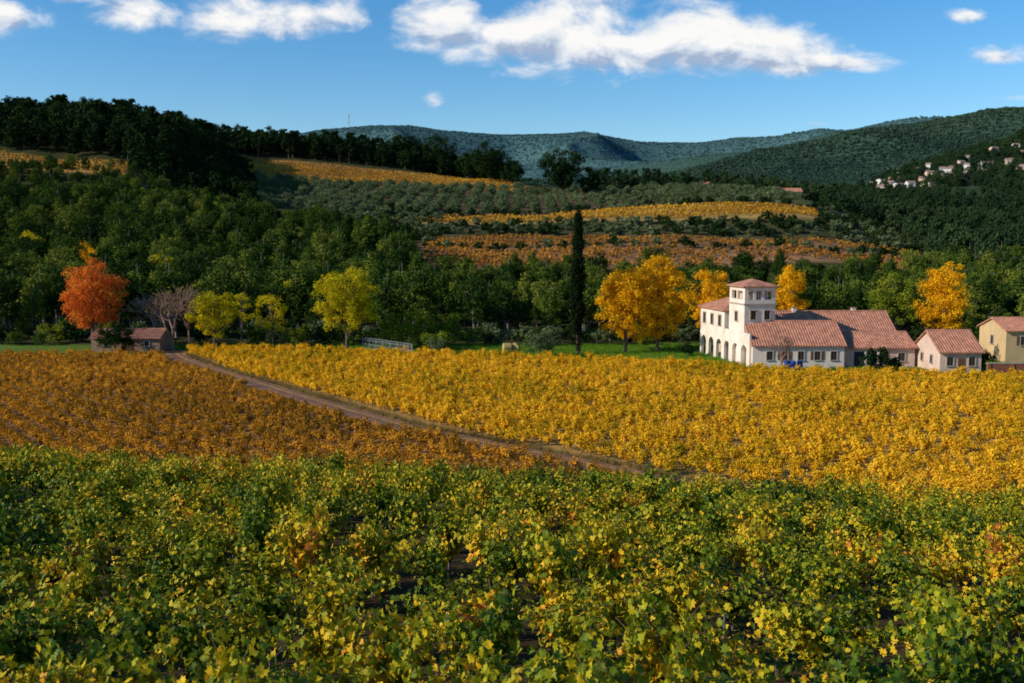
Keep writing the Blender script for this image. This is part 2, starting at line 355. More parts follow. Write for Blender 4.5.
# ------------------------------------------------------------------ vines
LEAF = np.array([(0, 0), (.05, -.28), (.34, -.42), (.36, -.18), (.62, -.12), (.42, .0 + .12), (.50, .40), (.22, .36), (0, .72), (-.22, .36), (-.50, .40), (-.42, .12), (-.62, -.12), (-.36, -.18), (-.34, -.42), (-.05, -.28)])
def vine_fg(name):
    mb = MB(); tipsC = []; tipsN = []
    mb.tube([(0, 0, -.2), (.03, .02, .25), (.0, .05, .55)], [.05, .04, .045], 6, 0)
    for s_ in range(int(rng.integers(14, 20))):
        az = rng.uniform(0, 6.283); out = rng.uniform(.2, .95); Ls = rng.uniform(.75, 1.5)
        k = np.linspace(0, 1, 9); r_ = out * k * (.4 + .6 * k); z_ = .5 + Ls * (k - .42 * k * k * (out + .25))
        wob = rng.normal(size=(9, 2)) * .03
        P_ = np.stack([np.cos(az) * r_ + wob[:, 0], np.sin(az) * r_ + wob[:, 1], z_], 1)
        mb.tube(P_[::2], [.009, .008, .006, .005, .003], 3, 0)
        m = int(38 * Ls)
        tt = rng.uniform(.1, 1, m) ** .85
        c = np.stack([np.interp(tt, k, P_[:, i]) for i in range(3)], 1) + rng.normal(size=(m, 3)) * .08
        c[:, 2] -= rng.uniform(0, .08, m)
        nrm = np.stack([np.cos(az) * .6 + rng.normal(size=m) * .6, np.sin(az) * .6 + rng.normal(size=m) * .6, .6 + rng.normal(size=m) * .45], 1)
        base = rng.uniform(0, 1)
        tipsC.append(c); tipsN.append((nrm, np.clip(base * .5 + .5 * rng.uniform(0, 1, m) + .15 * (1 - tt) , 0, 1), (1.15 - .55 * tt)))
    c = np.concatenate(tipsC); nrm = np.concatenate([t[0] for t in tipsN]); lv = np.concatenate([t[1] for t in tipsN]); ss = np.concatenate([t[2] for t in tipsN])
    n = len(c); nrm /= np.linalg.norm(nrm, axis=1, keepdims=True)
    r = rng.normal(size=(n, 3)) * .6 + np.array([0, 0, -1]); b_ = r - (r * nrm).sum(1, keepdims=True) * nrm; b_ /= np.linalg.norm(b_, axis=1, keepdims=True)
    a_ = np.cross(b_, nrm); sz = ss * rng.uniform(.08, .155, n)
    cup = rng.uniform(-.25, .45, n)
    q = LEAF; k2 = len(q)
    hgt = (q[:, 0] ** 2)[None, :] * cup[:, None] * 1.6 + (np.abs(q[:, 1]) ** 1.5)[None, :] * rng.uniform(-.4, .1, n)[:, None]
    v = c[:, None] + sz[:, None, None] * (a_[:, None] * q[None, :, 0, None] + b_[:, None] * q[None, :, 1, None] + nrm[:, None] * hgt[..., None])
    v = v.reshape(-1, 3); fs = []
    quads = [(0, 1, 2, 3), (0, 3, 4, 5), (0, 5, 6, 7), (0, 7, 8), (0, 8, 9), (0, 9, 10, 11), (0, 11, 12, 13), (0, 13, 14, 15)]
    for i in range(n):
        o_ = i * k2; fs += [tuple(o_ + j for j in qq) for qq in quads]
    mb.add(v, fs, 1, np.repeat(lv, k2))
    return mb.mesh(name, [bark, vineleaf])
fgcol = variants('foreground_vine_plants', [vine_fg('vine_plant') for _ in range(8)])
xs_, ys_ = jgrid(-34, 34, 4.5, 42.5, 1.12, 1.75, .22)
ys_ = ys_ + .07 * xs_
m = (np.abs(xs_) < .62 * ys_ + 4) & (ys_ > 4.5) & (ys_ < 40.5) & (rng.uniform(0, 1, len(xs_)) > .06)
xs_, ys_ = xs_[m], ys_[m]
sc_ = rng.uniform(.85, 1.12, len(xs_)); sz_ = sc_ * rng.uniform(.8, 1.25, len(xs_))
scatter('foreground_vineyard', pts3(xs_, ys_, -.05), fgcol, 8, np.stack([sc_, sc_, sz_], 1))

def vine_mid(name, mat, nl, size, w=.55, h=1.25, z0=.25):
    mb = MB(); mb.tube([(0, 0, -.1), (0.02, 0, .5)], [.05, .04], 5, 0)
    nsh = 12; dirs = rng.uniform(0, 6.283, nsh); ln = rng.uniform(.5, 1.15, nsh); o_ = rng.uniform(.3, 1, nsh)
    i = rng.integers(0, nsh, nl); t = rng.uniform(0, 1, nl) ** .7
    c = np.stack([np.cos(dirs[i]) * o_[i] * t * w * 1.3, np.sin(dirs[i]) * o_[i] * t * w * 1.3, z0 + .15 + t * ln[i] * (h - z0) * .9 - .25 * t * t * o_[i]], 1) + rng.normal(size=(nl, 3)) * .11
    c[:, 2] = np.maximum(c[:, 2], .12)
    lv = np.clip(.3 * rng.uniform(0, 1, nsh)[i] + .7 * rng.uniform(0, 1, nl), 0, 1)
    nn = np.stack([np.cos(dirs[i]), np.sin(dirs[i]), np.ones(nl)], 1) + rng.normal(size=(nl, 3)) * .6
    mb.leaves(c, nn, size, 1, lv, .85); return mb.mesh(name, [bark, mat])
gcol = variants('golden_vine_plants', [vine_mid('golden_vine_plant', goldvine, 340, .155) for _ in range(6)])
bcol = variants('ochre_vine_plants', [vine_mid('ochre_vine_plant', brownvine, 260, .155, .55, 1.1) for _ in range(6)])
tdir = np.array([.612, -.79]); ndir = np.array([.79, .612])
def rows(sp, st, jit):
    S, T = np.meshgrid(np.arange(-140, 190, sp), np.arange(-190, 60, st))
    S = S.ravel() + rng.normal(size=S.size) * jit; T = T.ravel() + rng.normal(size=T.size) * .2
    return S * ndir[0] + T * tdir[0], S * ndir[1] + T * tdir[1]
gx, gy = rows(2.1, .95, .10)
m = (gy > 55) & (gy < farR(ub(gx, gy)) - .5) & (gx > trackx(gy) + 2.8) & (np.abs(gx) < .62 * gy + 4) & (rng.uniform(0, 1, len(gx)) > .03)
gx, gy = gx[m], gy[m]; s1 = rng.uniform(.8, 1.15, len(gx)); scatter('golden_vineyard', pts3(gx, gy), gcol, 6, np.stack([s1, s1, s1 * rng.uniform(.75, 1.2, len(gx))], 1))
gx, gy = rows(1.9, 1.0, .16)
m = (gy > 67) & (gy < 148) & (gx < trackx(gy) - 2.4) & (np.abs(gx) < .62 * gy + 4) & (rng.uniform(0, 1, len(gx)) > .05)
gx, gy = gx[m], gy[m]; scatter('ochre_vineyard', pts3(gx, gy), bcol, 6, rng.uniform(.75, 1.15, len(gx)))

# dry grass
def grass(name, n=60, h=.5):
    mb = MB(); a = rng.uniform(0, 6.283, n); r_ = rng.uniform(0, .35, n); bx = np.cos(a) * r_; by = np.sin(a) * r_
    hh = h * rng.uniform(.5, 1.3, n); lx = rng.normal(size=n) * .15; ly = rng.normal(size=n) * .15; t = rng.uniform(0, 6.283, n)
    wx = np.cos(t) * .014; wy = np.sin(t) * .014
    v = np.stack([np.stack([bx - wx, by - wy, 0 * hh], 1), np.stack([bx + wx, by + wy, 0 * hh], 1), np.stack([bx + lx, by + ly, hh], 1)], 1).reshape(-1, 3)
    mb.add(v, np.arange(3 * n).reshape(-1, 3).tolist(), 0, np.repeat(rng.uniform(0, 1, n), 3)); return mb.mesh(name, [drygrass])
grc = variants('dry_grass_tufts', [grass('grass_tuft', 60, .55) for _ in range(4)])
x1, y1 = jgrid(-60, 45, 41, 78, .9); m = (np.abs(x1) < .6 * y1 + 3) & (y1 < 76 - .12 * (x1 + 20)) & (x1 < trackx(y1) - 3)
x2 = []; y2 = []
for sgn in (-1, 1):
    tt = rng.uniform(62, 150, 1100); o_ = sgn * (1.9 + np.abs(rng.normal(size=1100)) * .4); x2.append(trackx(tt) + o_ * 1.25); y2.append(tt)
gx = np.concatenate([x1[m]] + x2); gy = np.concatenate([y1[m]] + y2)
scatter('dry_grass', pts3(gx, gy), grc, 4, np.concatenate([rng.uniform(.8, 1.7, m.sum()), rng.uniform(.4, .9, 2200)]))
x1, y1 = jgrid(-60, 100, 122, 166, .8); m = (y1 > farR(ub(x1, y1)) + .3) & (x1 > trackx(y1) + 3)
lawnleaf = leafmat('lawn_grass_blades', [(0, (.05, .11, .01)), (.5, (.12, .24, .02)), (1, (.22, .32, .03))], .2, nscale=.15)
def lawn():
    me_ = grass('lawn_tuft', 50, .28); me_.materials[0] = lawnleaf; return me_
lc = variants('lawn_tufts', [lawn() for _ in range(3)])
scatter('lawn_grass', pts3(x1[m], y1[m]), lc, 3, rng.uniform(.7, 1.5, m.sum()) )

mb = MB()
for (sx, sy) in [(2.4, 22.5), (2.75, 12.6), (11.4, 23.0)]:
    z = float(height(sx, sy)); mb.tube([(sx, sy, z - .2), (sx + .02, sy, z + 1.5)], [.018, .018], 6, 0)
add_obj('vineyard_stakes', mb.mesh('vineyard_stakes', [solidmat('weathered_steel', (.10, .105, .11), .2, 8, .7)]))

# ------------------------------------------------------------------ forests
P1 = [tree_mesh('pine_tree', rng.uniform(9, 11.5), rng.uniform(2.3, 3.1), rng.uniform(2.3, 3.8), 50, 52, .40, [barkpale, pineleaf], 1.0, ['egg', 'round', 'cone', 'cone', 'egg', 'cone'][i], .17, 10, shell=.5) for i in range(6)]
pc = variants('pine_trees', P1)
P2 = [tree_mesh('far_pine_tree', rng.uniform(9, 11.5), rng.uniform(2.5, 3.4), 1.0, 34, 38, .70, [bark, pinedark], 1.1, ['egg', 'round', 'cone', 'egg'][i], .2, 3) for i in range(4)]
pd = variants('far_pine_trees', P2)
P3 = []
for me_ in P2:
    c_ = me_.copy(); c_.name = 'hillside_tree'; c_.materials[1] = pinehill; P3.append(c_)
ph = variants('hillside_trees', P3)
x1, y1 = jgrid(-300, 260, 160, 396, 4.7, 4.7, .5); uu = ub(x1, y1)
front = np.interp(uu, [-200, 0, 150, 350, 440, 700, 1024, 1200], [172, 172, 174, 176, 172, 172, 176, 176])
back = np.interp(uu, [-100, 130, 200, 260, 330, 400, 425, 440, 900, 950, 1300], [388, 389, 392, 380, 345, 300, 262, 254, 256, 300, 330])
m = (y1 > front) & (y1 < back) & (uu > -120) & (uu < 1150) & (rng.uniform(0, 1, len(x1)) > .08)
x1, y1 = x1[m], y1[m]; h = rng.uniform(.6, 1.25, len(x1)); h *= np.where(ub(x1, y1) > 430, .88, 1) * np.where(y1 > 345, .74, 1)
scatter('pine_forest', pts3(x1, y1), pc, 6, h)
x1, y1 = jgrid(-420, 30, 396, 740, 5.8, 5.8, .5); uu = ub(x1, y1); uj = uu + (fbm(x1 / 14, y1 / 14, 2, 6) - .5) * 70
m = ((uu < 175) & (uu > -100) & (y1 > 414) & (y1 < 560)) | ((uu > 130) & (uj < np.interp(y1, [400, 520, 640, 720], [262, 236, 232, 250])) & (y1 > 396) & (y1 < 720)) | ((uu >= 225) & (uu < 505) & (y1 > 655) & (y1 < 735))
x1, y1 = x1[m], y1[m]; hh_ = rng.uniform(.75, 1.6, len(x1)) * np.where((y1 < 500) & (ub(x1, y1) > 180), .75, 1)
scatter('ridge_pine_wood', pts3(x1, y1), pd, 4, hh_)
x1, y1 = jgrid(0, 900, 262, 1400, 7.2, 7.2, .5); uu = ub(x1, y1)
m = ((uu > 930) & (y1 > 262) & (y1 < 1380)) | ((uu > 820) & (y1 > 470) & (y1 < 1100)) | ((uu > 600) & (uu < 830) & (y1 > 545) & (y1 < 900)) | ((uu > 905) & (y1 > 380))
m &= (uu < 1100) & (rng.uniform(0, 1, len(x1)) > .12)
hole = fbm(x1 / 45, y1 / 45, 3, 8); m &= ~((y1 > 900) & (hole > .56)); m &= ~((y1 < 900) & (hole > .70))
x1, y1 = x1[m], y1[m]; scatter('hillside_forest', pts3(x1, y1), ph, 4, rng.uniform(.7, 1.3, len(x1)))
SB = variants('scrub_bushes', [tree_mesh('scrub_bush', 2.6, 1.5, .2, 12, 30, .5, [bark, [olive, pinedark][i % 2]], .7, 'round', .06, 2) for i in range(4)])
x1, y1 = jgrid(-120, 260, 262, 480, 3.6, 3.6, .5); uu = ub(x1, y1)
m = ((uu > 400) & (uu < 920) & (y1 > 357) & (y1 < 376) & (rng.uniform(0, 1, len(x1)) > .25)) | ((uu > 815) & (uu < 930) & (y1 > 376) & (y1 < 475) & (rng.uniform(0, 1, len(x1)) > .6)) | ((uu > 390) & (uu < 830) & (y1 > stripback(uu) + 3) & (y1 < stripback(uu) + 9)) | ((uu > 330) & (uu < 440) & (y1 > 330) & (y1 < 450) & (rng.uniform(0, 1, len(x1)) > .4)) | ((uu > 425) & (uu < 930) & (y1 > 314) & (y1 < 318))
scatter('scrub', pts3(x1[m], y1[m]), SB, 4, rng.uniform(.6, 1.5, m.sum()))
OB = variants('olive_trees', [tree_mesh('olive_tree', 4.4, 2.3, .8, 24, 40, .42, [bark, olive], .9, 'round', .13, 5) for i in range(4)])
x1, y1 = jgrid(-200, 160, 404, 566, 7.0, 7.0, .16); uu = ub(x1, y1); m = (uu > 235) & (uu < 800) & ~((uu > 520) & (y1 > 535)) & (y1 > np.where(uu > 385, stripback(uu) + 10, 404)) & (rng.uniform(0, 1, len(x1)) > .08)
scatter('olive_grove', pts3(x1[m], y1[m]), OB, 4, rng.uniform(.7, 1.4, m.sum()))
FV = variants('distant_vine_plants', [vine_mid('distant_vine_plant', farvine, 60, .42, .6, 1.3) for i in range(4)])
RV = variants('russet_vine_plants', [vine_mid('russet_vine_plant', redvine, 55, .4, .6, 1.2) for i in range(4)])
x1, y1 = jgrid(-330, 160, 379, 650, 1.7, 3.1, .22); uu = ub(x1, y1)
m = ((uu > 390) & (uu < 815) & (y1 > 380) & (y1 < stripback(uu))) | ((uu > 245) & (uu < 522) & (y1 > 572) & (y1 < 645)) | ((uu < 135) & (uu > -80) & (y1 > 393) & (y1 < 409))
scatter('terraced_vineyard', pts3(x1[m], y1[m]), FV, 4, rng.uniform(.8, 1.2, m.sum()))
x1, y1 = jgrid(-40, 170, 278, 353, 1.6, 2.6, .22); uu = ub(x1, y1); m = (uu > 425) & (uu < 925) & (rng.uniform(0, 1, len(x1)) > np.interp(uu, [500, 640, 900], [.05, .45, .62])) & ~((y1 > 312) & (y1 < 320))
scatter('russet_vineyard', pts3(x1[m], y1[m]), RV, 4, rng.uniform(.8, 1.3, m.sum()))
def canopy(name, mat):
    mb = MB(); c = rdir(9) * np.array([.7, .7, .25]) + np.array([0, 0, .35]); ci = rng.integers(0, 9, 120); d = rdir(120); d[:, 2] = np.abs(d[:, 2])
    mb.leaves(c[ci] + d * .38, d + rng.normal(size=(120, 3)) * .2, .36, 0, rng.uniform(0, 1, 120), .9); return mb.mesh(name, [mat])
K1 = variants('distant_canopy', [canopy('distant_canopy_clump', hazeleaf) for _ in range(3)])
K2 = variants('remote_canopy', [canopy('remote_canopy_clump', hazeleaf2) for _ in range(3)])
def polar(y0, y1_, f):
    X_ = []; Y_ = []; yy = y0
    while yy < y1_:
        s_ = f * yy; xx = np.arange(-.62 * yy, .62 * yy, s_); X_.append(xx + rng.uniform(-.5, .5, len(xx)) * s_); Y_.append(yy + rng.uniform(-.5, .5, len(xx)) * s_); yy += s_
    return np.concatenate(X_), np.concatenate(Y_)
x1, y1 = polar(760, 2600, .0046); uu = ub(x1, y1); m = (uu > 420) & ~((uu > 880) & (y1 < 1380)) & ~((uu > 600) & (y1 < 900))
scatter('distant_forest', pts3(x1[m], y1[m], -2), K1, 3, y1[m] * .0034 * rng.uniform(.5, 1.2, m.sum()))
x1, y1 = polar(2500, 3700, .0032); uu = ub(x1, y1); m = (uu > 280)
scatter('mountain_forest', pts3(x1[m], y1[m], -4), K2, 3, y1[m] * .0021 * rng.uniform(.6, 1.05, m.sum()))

# ------------------------------------------------------------------ individual trees
def put(name, me, u, y, rz=0):
    x = (u - 512) / 1000 * y; o = add_obj(name, me, (x, y, float(height(x, y)))); o.rotation_euler[2] = rz; return o
T = tree_mesh
put('orange_maple_tree', T('orange_maple_tree', 14.6, 4.5, 2.8, 200, 85, .30, [bark, orange], 1.1, 'round', .28, 22, shell=.36), 91, 158)
put('evergreen_shrub', T('evergreen_shrub', 5.6, 2.5, .4, 40, 90, .28, [bark, pineleaf], .95, 'egg', .12, 6), 113, 151)
put('bare_tree', bare_mesh('bare_tree', 13.0, 3, [barkred, yelgreen], .6, 120), 170, 156)
put('bare_tree', bare_mesh('bare_tree', 12.0, 5, [barkred, yelgreen], .6, 160), 188, 157)
put('bare_tree', bare_mesh('bare_tree', 10.0, 8, [barkpale, olive], .6), 154, 160)
put('yellow_ash_tree', T('yellow_ash_tree', 10.4, 3.7, 2.2, 80, 75, .29, [bark, yelgreen], .95, 'round', .2, 24), 213, 155)
put('yellow_ash_tree', T('yellow_ash_tree', 9.2, 2.9, 2.4, 40, 55, .28, [bark, yelgreen], .85, 'round', .15, 18), 272, 160)
put('yellow_ash_tree', T('yellow_ash_tree', 9.8, 1.8, 3.5, 16, 40, .28, [bark, yelgreen], .7, 'round', .12, 12), 240, 161)
put('yellow_ash_tree', T('yellow_ash_tree', 13.6, 5.0, 2.4, 170, 80, .30, [bark, yelgreen], 1.05, 'round', .26, 26), 346, 156)
for (u_, y_, h_, r_) in [(392, 160, 5.8, 2.8), (418, 162, 6.8, 3.0), (445, 163, 5.6, 2.6), (436, 155, 3.4, 2.2)]:
    put('willow_shrub', T('willow_shrub', h_, r_, .4, 38, 80, .27, [bark, oliveyel], .9, 'round', .1, 8), u_, y_)
put('olive_shrub', T('olive_shrub', 4.4, 2.5, .3, 40, 95, .24, [bark, olive], .85, 'round', .12, 8), 540, 146)
put('olive_shrub', T('olive_shrub', 2.8, 1.7, .2, 18, 80, .22, [bark, olive], .6, 'round', .1, 5), 436, 150)
put('cypress_tree', T('cypress_tree', 23.4, 1.05, .4, 260, 85, .30, [bark, cypleaf], .64, 'column', .3, 4, shell=.7, flat=2.2, sway=.05), 578, 150)
put('golden_poplar_tree', T('golden_poplar_tree', 13.4, 4.5, 1.5, 200, 85, .31, [bark, gold], 1.1, 'egg', .28, 18, shell=.36), 626, 153)
put('golden_poplar_tree', T('golden_poplar_tree', 15.2, 4.5, 1.6, 210, 85, .31, [bark, gold], 1.1, 'round', .28, 18, shell=.36), 658, 156)
put('golden_poplar_tree', T('golden_poplar_tree', 13.2, 3.5, 2.0, 120, 85, .31, [bark, gold], 1.05, 'round', .22, 14, shell=.36), 709, 168)
put('golden_poplar_tree', T('golden_poplar_tree', 14.0, 3.0, 2.0, 110, 85, .31, [bark, gold], 1.0, 'round', .22, 14, shell=.36), 791, 170)
put('golden_poplar_tree', T('golden_poplar_tree', 14.2, 4.2, 2.0, 160, 85, .31, [bark, gold], 1.1, 'egg', .25, 16, shell=.36), 945, 163)
put('yellow_green_tree', T('yellow_green_tree', 12.6, 4.6, 2.0, 90, 90, .32, [bark, oliveyel], 1.2, 'egg', .25, 14), 893, 174)
put('bare_tree', bare_mesh('bare_tree', 6.2, 9, [barkred, olive]), 783, 129.5)
put('ridge_pine_tree', T('ridge_pine_tree', 26, 11.0, 6, 150, 60, .9, [bark, pinedark], 2.4, 'top', .5, 10), 563, 495)
put('ridge_pine_tree', T('ridge_pine_tree', 16, 5.5, 2, 60, 50, .9, [bark, pinedark], 1.9, 'round', .35, 6), 590, 500)
for (u_, y_, h_, r_) in [(490, 620, 24, 13), (440, 668, 26, 12), (472, 640, 18, 9), (512, 615, 14, 7), (408, 680, 20, 11)]:
    put('ridge_pine_tree', T('ridge_pine_tree', h_, r_, h_ * .12, 110, 55, 1.0, [bark, pinedark], 2.8, 'top' if h_ > 17 else 'round', .45, 6), u_, y_)
for (u_, y_, h_, mt) in [(84, 246, 11, gold), (97, 242, 9.5, gold), (35, 262, 11, yelgreen), (160, 222, 12, yelgreen), (300, 190, 11, yelgreen)]:
    put('autumn_oak_tree', T('autumn_oak_tree', h_, 2.8, 3, 50, 60, .4, [bark, mt], 1.05, 'round', .2, 8), u_, y_)
for (u_, y_, h_, r_) in [(872, 128.5, 3.6, 1.0), (884, 129, 3.8, 1.1), (897, 129, 2.2, .8), (688, 148, 2.2, 1.2), (986, 133, 3.2, 1.6), (968, 140, 5, 1.4)]:
    put('garden_shrub', T('garden_shrub', h_, r_, .2, 26, 70, .2, [bark, pinedark], .5, 'egg', .08, 4), u_, y_)
EB = variants('understory_bushes', [tree_mesh('understory_bush', 3.2, 1.7, .2, 16, 50, .34, [bark, [olive, pineleaf, oliveyel, pinedark][i]], .75, 'round', .06, 2) for i in range(4)])
x1, y1 = jgrid(-110, 110, 164, 180, 3.2, 3.2, .5); uu = ub(x1, y1); m = (uu < 1120) & (rng.uniform(0, 1, len(x1)) > .4) & ~((uu > 695) & (uu < 930) & (y1 < 168))
scatter('hedgerow', pts3(x1[m], y1[m]), EB, 4, rng.uniform(.5, 1.3, m.sum()))

# ------------------------------------------------------------------ buildings
plaster = solidmat('white_plaster', (.76, .66, .57), .18, .35, col2=(.60, .49, .40))
pinkpl = solidmat('pink_plaster', (.64, .48, .38), .2, .4, col2=(.48, .33, .25))
ochre = solidmat('ochre_plaster', (.58, .40, .20), .2, .4)
tile = solidmat('terracotta_tiles', (.54, .24, .145), .45, 1.3, bump=.3, col2=(.27, .125, .085))
glass = solidmat('window_dark', (.035, .04, .045), .3, 2, .15)
wood = solidmat('brown_wood', (.16, .08, .04), .3, 5)
stone = solidmat('stone_trim', (.45, .38, .30), .3, 3)
brick = solidmat('red_brick', (.30, .11, .06), .4, 5)

class Bld:
    def __init__(s, name, loc, rot=0):
        s.e = bpy.data.objects.new(name, None); s.e.location = loc; s.e.rotation_euler[2] = rot; s.e.empty_display_size = 1; ROOT.objects.link(s.e)
        s.parts = {}; s.r = 0; s.o = (0, 0)
    def frame(s, ox, oy, ang): s.o = (ox, oy); s.r = ang
    def raw(s, name, vs, fs, mat):
        c, q = math.cos(s.r), math.sin(s.r)
        vs = [(s.o[0] + c * v[0] - q * v[1], s.o[1] + q * v[0] + c * v[1], v[2]) for v in vs]
        V, F_, m_ = s.parts.setdefault(name, ([], [], mat)); n = len(V); V.extend(vs); F_.extend([tuple(i + n for i in f) for f in fs])
    def box(s, name, x0, x1, y0, y1, z0, z1, mat):
        v = [(x, y, z) for z in (z0, z1) for y in (y0, y1) for x in (x0, x1)]
        s.raw(name, v, [(0, 2, 3, 1), (4, 5, 7, 6), (0, 1, 5, 4), (2, 6, 7, 3), (0, 4, 6, 2), (1, 3, 7, 5)], mat)
    def sect(s, name, sec, a0, a1, axis, mat):
        n = len(sec)
        v = [((a, p[0], p[1]) if axis == 'x' else (p[0], a, p[1])) for a in (a0, a1) for p in sec]
        f = [tuple(range(n)), tuple(range(2 * n - 1, n - 1, -1))] + [(i, i + n, (i + 1) % n + n, (i + 1) % n) for i in range(n)]
        s.raw(name, v, f, mat)
    def gable(s, x0, x1, y0, y1, ze, zr, axis='x', wall=None, ov=.4, th=.16, z0=-.3, wn='walls'):
        wall = wall or plaster
        a0, a1, b0, b1 = (x0, x1, y0, y1) if axis == 'x' else (y0, y1, x0, x1)
        m = (b0 + b1) / 2; sl = (zr - ze) / (m - b0)
        s.sect(wn, [(b0, z0), (b0, ze), (m, zr), (b1, ze), (b1, z0)], a0, a1, axis, wall)
        e = ze - sl * ov
        s.sect('roof', [(b0 - ov, e + .02), (m, zr + .02), (b1 + ov, e + .02), (b1 + ov, e + th), (m, zr + .02 + th), (b0 - ov, e + th)], a0 - .3, a1 + .3, axis, tile)
        t = a0 - .25
        while t < a1 + .2:
            for sg, bb in ((0, b0 - ov - .03), (1, b1 + ov + .03)):
                A = (bb, e + th + .01); B = (m, zr + .03 + th)
                q = []
                for (aa, dz) in ((t, -.03), (t + .09, .075), (t + .18, -.03)):
                    for P_ in (A, B): q.append((aa, P_[0], P_[1] + dz) if axis == 'x' else (P_[0], aa, P_[1] + dz))
                s.raw('roof_tile_ribs', q, [(0, 1, 3, 2), (2, 3, 5, 4), (0, 2, 4)], tile)
            t += .36
        s.sect('ridge_tiles', [(m - .16, zr + th - .02), (m - .1, zr + th + .13), (m + .1, zr + th + .13), (m + .16, zr + th - .02)], a0 - .32, a1 + .32, axis, tile)
    def hip(s, x0, x1, y0, y1, ze, zr, ov=.45):
        x0 -= ov; x1 += ov; y0 -= ov; y1 += ov; xm, ym = (x0 + x1) / 2, (y0 + y1) / 2
        w, d = x1 - x0, y1 - y0; r = abs(w - d) / 2
        R = [(xm - r, ym, zr), (xm + r, ym, zr)] if w > d else [(xm, ym - r, zr), (xm, ym + r, zr)]
        v = [(x0, y0, ze), (x1, y0, ze), (x1, y1, ze), (x0, y1, ze)] + [(x0, y0, ze + .15), (x1, y0, ze + .15), (x1, y1, ze + .15), (x0, y1, ze + .15)] + R
        f = [(0, 3, 2, 1), (0, 1, 5, 4), (1, 2, 6, 5), (2, 3, 7, 6), (3, 0, 4, 7)]
        f += [(4, 5, 9, 8), (5, 6, 9), (6, 7, 8, 9), (7, 4, 8)] if w > d else [(4, 5, 8), (5, 6, 9, 8), (6, 7, 9), (7, 4, 8, 9)]
        s.raw('roof', v, f, tile)
    def win(s, xc, y, zc, w, h, shutter=False, face='y', trim=None):
        trim = trim or stone
        def B(nm, a0, a1, p0, p1, z0, z1, mat):
            if face == 'y': s.box(nm, xc + a0, xc + a1, y - p1, y - p0, z0, z1, mat)
            else: s.box(nm, y - p1, y - p0, xc + a0, xc + a1, z0, z1, mat)
        B('windows', -w / 2, w / 2, -.05, .015, zc - h / 2, zc + h / 2, glass)
        B('window_frames', -.03, .03, .016, .05, zc - h / 2 + .07, zc + h / 2 - .07, wood)
        B('window_trim', -w / 2 - .12, -w / 2, -.05, .09, zc - h / 2, zc + h / 2, trim); B('window_trim', w / 2, w / 2 + .12, -.05, .09, zc - h / 2, zc + h / 2, trim)
        B('window_trim', -w / 2 - .14, w / 2 + .14, -.05, .10, zc + h / 2, zc + h / 2 + .16, trim); B('window_sills', -w / 2 - .16, w / 2 + .16, -.05, .16, zc - h / 2 - .1, zc - h / 2, trim)
        if shutter:
            B('shutters', -w / 2 - .12 - w / 2, -w / 2 - .13, -.02, .06, zc - h / 2, zc + h / 2, wood); B('shutters', w / 2 + .13, w / 2 + .12 + w / 2, -.02, .06, zc - h / 2, zc + h / 2, wood)
    def arcade(s, name, y0, y1, x0, x1, n, H, spring, mat):
        L_ = (y1 - y0) / n; pier = L_ * .17; rad = L_ / 2 - pier
        for i in range(n):
            a = y0 + i * L_; c = a + L_ / 2
            s.box(name, x0, x1, a, a + pier, -.3, H, mat); s.box(name, x0, x1, a + L_ - pier, a + L_, -.3, H, mat)
            K = 10; arc = [(c - rad * math.cos(math.pi * k / K), spring + rad * math.sin(math.pi * k / K)) for k in range(K + 1)]
            v = []; f = []
            for (p, z) in arc:
                v += [(x0, p, z), (x0, p, H), (x1, p, z), (x1, p, H)]
            for k in range(K):
                b = 4 * k; f += [(b, b + 4, b + 5, b + 1), (b + 2, b + 3, b + 7, b + 6), (b, b + 2, b + 6, b + 4), (b + 1, b + 5, b + 7, b + 3)]
            s.raw(name, v, f, mat)
    def done(s):
        for nm, (V, F_, mat) in s.parts.items():
            me = bpy.data.meshes.new(nm); me.from_pydata(V, [], F_); me.materials.append(mat); me.update(); add_obj(nm, me, parent=s.e)

H = Bld('white_farmhouse', (32.0, 134, 0))
H.frame(0, 0, math.radians(9.5))
H.arcade('arcade', 0.4, 19, 0, .4, 6, 3.9, 1.9, plaster)
H.box('arcade', 0, .4, 0, .4, -.3, 3.9, plaster)
H.box('walls', .41, 5.2, 9.2, 9.6, -.3, 3.88, plaster)
H.box('inner_walls', 2.8, 3.1, .4, 19, -.3, 3.88, pinkpl)
H.box('terrace', .41, 5.4, .2, 9.25, 3.6, 3.86, stone)
H.box('walls', 0.0, .25, 0, 9.1, 3.9, 4.6, plaster)
H.box('walls', .02, 6.2, 9.3, 19, 3.905, 7.1, plaster)
H.box('walls', 3.2, 6.2, 9.7, 18.9, -.3, 3.9, plaster)
H.hip(.02, 6.2, 9.3, 19, 7.1, 8.7)
for k in range(3): H.win(11 + k * 3.1, .02, 5.6, 1.0, 1.5, False, 'x')
H.win(1.2, 9.3, 5.6, .8, 1.3)
H.box('doors', 2.76, 2.81, 4, 5.1, -.1, 2.1, wood); H.box('doors', 2.76, 2.81, 12, 13.1, -.1, 2.1, wood)
H.box('tower_walls', .5, 5.0, 3.2, 8.7, -.3, 8.3, plaster)
H.box('tower_cornice', .35, 5.15, 3.05, 8.85, 8.3, 8.5, stone)
H.box('tower_walls', .5, 5.0, 3.2, 8.7, 8.5, 9.0, plaster)
for xx in (.5, 1.75, 3.0, 4.45):
    w_ = .55 if xx in (.5, 4.45) else .4
    H.box('tower_walls', xx, xx + w_, 3.2, 3.6, 9.0, 10.2, plaster); H.box('tower_walls', xx, xx + w_, 8.3, 8.7, 9.0, 10.2, plaster)
